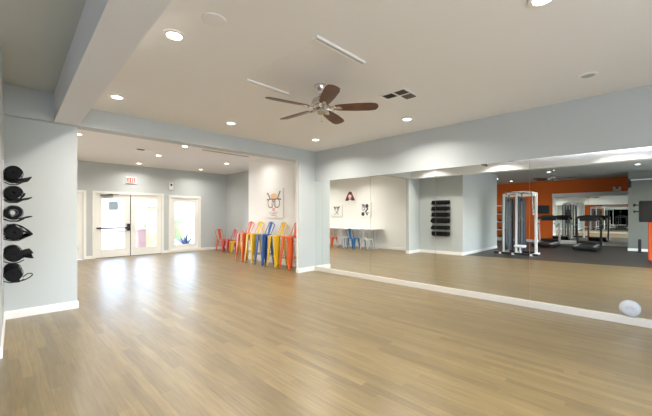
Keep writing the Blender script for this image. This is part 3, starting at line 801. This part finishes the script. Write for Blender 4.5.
# cable machine
o = thing('cable_machine', 'tall white and dark blue cable weight machine at the gym edge', 'gym machine', (-1.95, 3.2, .004), math.radians(4))
for s_ in (-1, 1):
    YY = .50 if s_ > 0 else .08
    b = MB()
    for xx in (-.16, .16): b.rbox((xx-.035, YY-.035, .06), (xx+.035, YY+.035, 2.2), .012)
    b.rbox((-.35, YY-.04, .0), (.55, YY+.04, .07), .015); b.build('tower_frame', M['whitef'], o)
    b = MB(); b.rbox((-.12, YY-.10, .12), (.12, YY+.10, 2.10), .04); b.rbox((-.10, (YY-.20)-.05, .12), (.10, (YY-.20)+.05, 2.02), .03); sh = b.build('shroud', M['shroud' if s_ > 0 else 'navy'], o)
    b = MB()
    for k in range(14): b.rbox((.12, YY-.07, .14+k*.055), (.15, YY+.07, .14+k*.055+.046), .005)
    b.build('weight_stack', M['black'], sh)
    b = MB(); b.tube([(.23, (YY-.20), .10), (.23, (YY-.20), 2.15)], .018, 10); b.build('guide_rod', M['gun'], o)
    b = MB(); b.lathe([(.02, -.02), (.055, -.02), (.045, 0), (.055, .02), (.02, .02)], 20, 0, Matrix.Translation((.27, (YY-.20), 1.95)) @ Matrix.Rotation(PI/2, 4, 'X')); b.build('pulley', M['black'], o)
    b = MB(); b.tube([(.30, (YY-.20), 1.9), (.30, (YY-.20), 1.35)], .004, 6); cb = b.build('cable', M['black'], o)
    b = MB(); b.tube([(.30, (YY-.20), 1.35), (.30, (YY-.20)-.06, 1.26), (.30, (YY-.20)-.06, 1.20), (.30, (YY-.20)+.06, 1.20), (.30, (YY-.20)+.06, 1.26), (.30, (YY-.20), 1.35)], .010, 8); b.build('handle', M['chrome'], cb)
b = MB(); b.rbox((-.04, -.54, .05), (.04, -.46, 2.2), .012); b.rbox((-.35, -.54, 0), (.55, -.46, .07), .015); b.build('rear_post', M['whitef'], o)
b = MB(); b.tube([(.0, -.5, 2.17), (.0, -.25, 2.24), (0, .25, 2.24), (.0, .5, 2.17)], .04, 12); b.rbox((.04, -.5, 2.08), (.10, .5, 2.16), .012); b.build('top_beam', M['whitef'], o)
b = MB(); b.tube([(.05, -.42, 1.4), (.12, -.42, 2.1), (.32, -.42, 2.24), (.44, -.30, 2.22), (.44, -.14, 2.18), (.34, -.05, 2.22), (.44, .06, 2.22), (.44, .24, 2.22), (.32, .38, 2.24), (.12, .42, 2.16)], .016, 10); b.build('pull_up_bar', M['chrome'], o)
b = MB(); b.rbox((.10, -.62, .0), (.62, .62, .06), .015) if 0 else b.tube([(.5, -.70, .05), (.5, .70, .05)], .035, 10); b.tube([(-.3, -.5, .05), (-.3, .5, .05)], .035, 10); b.build('base_bar', M['black'], o)
b = MB(); b.rbox((.30, -.30, .28), (.62, .02, .36), .03); b.tube([(.46, -.14, .05), (.46, -.14, .30)], .03, 8); b.build('step_pad', M['whitef'], o)

# storage shelf behind return wall
o = thing('weight_rack', 'white shelf rack of dark weights beside the orange wall', 'rack', (-7.55, 5.75, .004))
b = MB()
for sx in (-.2, .2):
    for sy in (-.42, .42): b.rbox((sx-.02, sy-.02, 0), (sx+.02, sy+.02, 2.0), .006)
b.build('frame', M['whitef'], o)
for k, z in enumerate((.2, .62, 1.04, 1.46, 1.9)):
    b = MB(); b.rbox((-.22, -.44, z), (.22, .44, z+.03), .006); b.build('shelf', M['whitef'], o)
for k, z in enumerate((.23, .65, 1.07, 1.49)):
    for j in range(3):
        d_ = thing('dumbbell', '%s dumbbell on the %s shelf of the white rack' % (('left', 'middle', 'right')[j], ('lowest', 'second lowest', 'third', 'top')[k]), 'dumbbell', (-7.55, 5.47+.28*j, .006+z), 0, 'dumbbells on the white rack')
        b = MB(); b.tube([(-.08, 0, .07), (.08, 0, .07)], .016, 8); b.build('grip', M['chrome'], d_)
        for s_ in (-1, 1):
            b = MB(); b.lathe([(.01, 0), (.066, 0), (.07, .01), (.07, .06), (.066, .07), (.01, .07)], 6, 0, Matrix.Translation((s_*.14-.035, 0, .062)) @ Matrix.Rotation(PI/2, 4, 'Y')); b.build('weight', M['navy'], d_)

# orange framed padded station at the right edge of the reflection
o = thing('training_station', 'black padded training machine on an orange post at the right picture edge', 'gym machine', (-2.35, -.32, .004))
b = MB(); b.rbox((-.08, -.02, .05), (.08, .22, 1.22), .02); b.rbox((-.5, .02, 0), (.5, .16, .07), .02); b.build('frame', M['orange'], o)
b = MB(); b.rbox((-.22, -.22, 1.2), (.22, .42, 1.84), .04); b.build('pad', M['padding'], o)
b = MB(); b.tube([(0, .41, 1.72), (0, .50, 1.72)], .02, 10); b.lathe([(.02, -.03), (.05, -.02), (.05, .02), (.02, .03)], 16, 0, Matrix.Translation((0, .52, 1.72)) @ Matrix.Rotation(PI/2, 4, 'X')); b.tube([(0, .41, 1.52), (0, .50, 1.52)], .02, 10); b.lathe([(.015, -.02), (.035, -.02), (.035, .02), (.015, .02)], 16, 0, Matrix.Translation((0, .52, 1.52)) @ Matrix.Rotation(PI/2, 4, 'X'))
b.build('knob', M['black'], o)
# wall bracket with bar on grey block
o = thing('chin_up_bar', 'overhead bar with black end brackets on the grey gym wall', 'exercise bar', (-6.1, .12, 2.62))
b = MB(); b.tube([(.50, -.62, .14), (.50, .28, .14)], .022, 10); b.build('bar', M['whitef'], o)
for s_ in (-.60, .26):
    b = MB(); b.rbox((-.002, s_-.04, -.12), (.02, s_+.04, .22), .006); b.tube([(.01, s_, .14), (.55, s_, .14)], .03, 8); b.tube([(.01, s_, -.08), (.42, s_, .14)], .018, 8); b.build('bracket', M['black'], o)
b = MB(); b.rbox((.46, -.66, -.12), (.54, -.60, .14), .01); b.build('hook', M['black'], o)
# small black floor post
o = thing('floor_post', 'short black post standing at the foot of the grey gym wall', 'post', (-5.6, .10, .004))
b = MB(); b.lathe([(.10, 0), (.10, .015), (.03, .03), (.03, .05)], 20); b.build('base', M['black'], o)
b = MB(); b.rbox((-.045, -.045, .03), (.045, .045, .50), .012); b.build('post', M['black'], o)

# wall plates
def plate(x, y, z, nrm, label):
    o = thing('wall_outlet', label, 'outlet', (x, y, z), 0)
    nx, ny = nrm; b = MB()
    if nx: b.box((0, -.035, 0), (nx*.006, .035, .115))
    else: b.box((-.035, 0, 0), (.035, ny*.006, .115))
    b.build('plate', M['plate'], o, .002)
    b = MB()
    for z0 in (.02, .065):
        if nx: b.box((nx*.006, -.017, z0), (nx*.008, .017, z0+.03))
        else: b.box((-.017, ny*.006, z0), (.017, ny*.008, z0+.03))
    b.build('socket', M['trim'], o)

# ------------------------------------------------------------------ daylight
def area(name, loc, rot, sx, sy, e, col, spread=180):
    ld = bpy.data.lights.new(name, 'AREA'); ld.shape = 'RECTANGLE'; ld.size = sx; ld.size_y = sy; ld.energy = e; ld.color = col; ld.spread = math.radians(spread)
    o = bpy.data.objects.new(name, ld); C.objects.link(o); o.location = loc; o.rotation_euler = rot; return o
DAY = (.70, .84, 1.0)
for x0, x1, nm in ((.5, 3.1, 'window_2'), (-3.6, -.9, 'window_3')):
    b = frame_mb(x0, x1, .5 if x0 > 0 else .4, 2.5 if x0 > 0 else 2.6, BY-.13, BY-.03, .06); b.box(((x0+x1)/2-.03, BY-.13, .56), ((x0+x1)/2+.03, BY-.03, 2.44)); struct(nm, b, M['doorw'])
area('daylight_studio', (1.8, BY-.15, 1.5), (PI/2, 0, 0), 2.4, 1.9, 90, DAY)
area('daylight_gym', (-2.25, BY-.15, 1.5), (PI/2, 0, 0), 2.5, 2.0, 85, DAY)
area('daylight_doors', (3.24, FY+.25, 1.1), (-PI/2, 0, 0), 1.9, 1.9, 0.0, DAY) if 0 else None

W = bpy.data.worlds.new('sky'); S.world = W; W.use_nodes = True
nt = W.node_tree; bg = nt.nodes['Background']
sk = nt.nodes.new('ShaderNodeTexSky'); sk.sky_type = 'NISHITA'; sk.sun_disc = False; sk.sun_elevation = math.radians(48); sk.sun_rotation = math.radians(150)
sk.air_density = 1; sk.dust_density = 2.5
nt.links.new(sk.outputs[0], bg.inputs[0]); bg.inputs[1].default_value = 2.1
sd = bpy.data.lights.new('sun', 'SUN'); sd.energy = 9; sd.angle = .01; sd.color = (1, .95, .86)
so = bpy.data.objects.new('sun', sd); C.objects.link(so); so.rotation_euler = (math.radians(42), 0, math.radians(25)); so.location = (4, 20, 12)

# ------------------------------------------------------------------ camera
cd = bpy.data.cameras.new('camera'); cam = bpy.data.objects.new('camera', cd); C.objects.link(cam)
cam.location = (0, 0, 1.4); cam.rotation_euler = (PI/2, 0, -math.radians(45.5))
cd.sensor_fit = 'HORIZONTAL'; cd.sensor_width = 36; cd.lens = 36*323/652; cd.shift_y = 7.5/652
cd.clip_start = .05; cd.clip_end = 200
S.camera = cam
vs = S.view_settings; vs.view_transform = 'Standard'; vs.look = 'None'; vs.exposure = .42; vs.gamma = 1; vs.use_curve_mapping = False
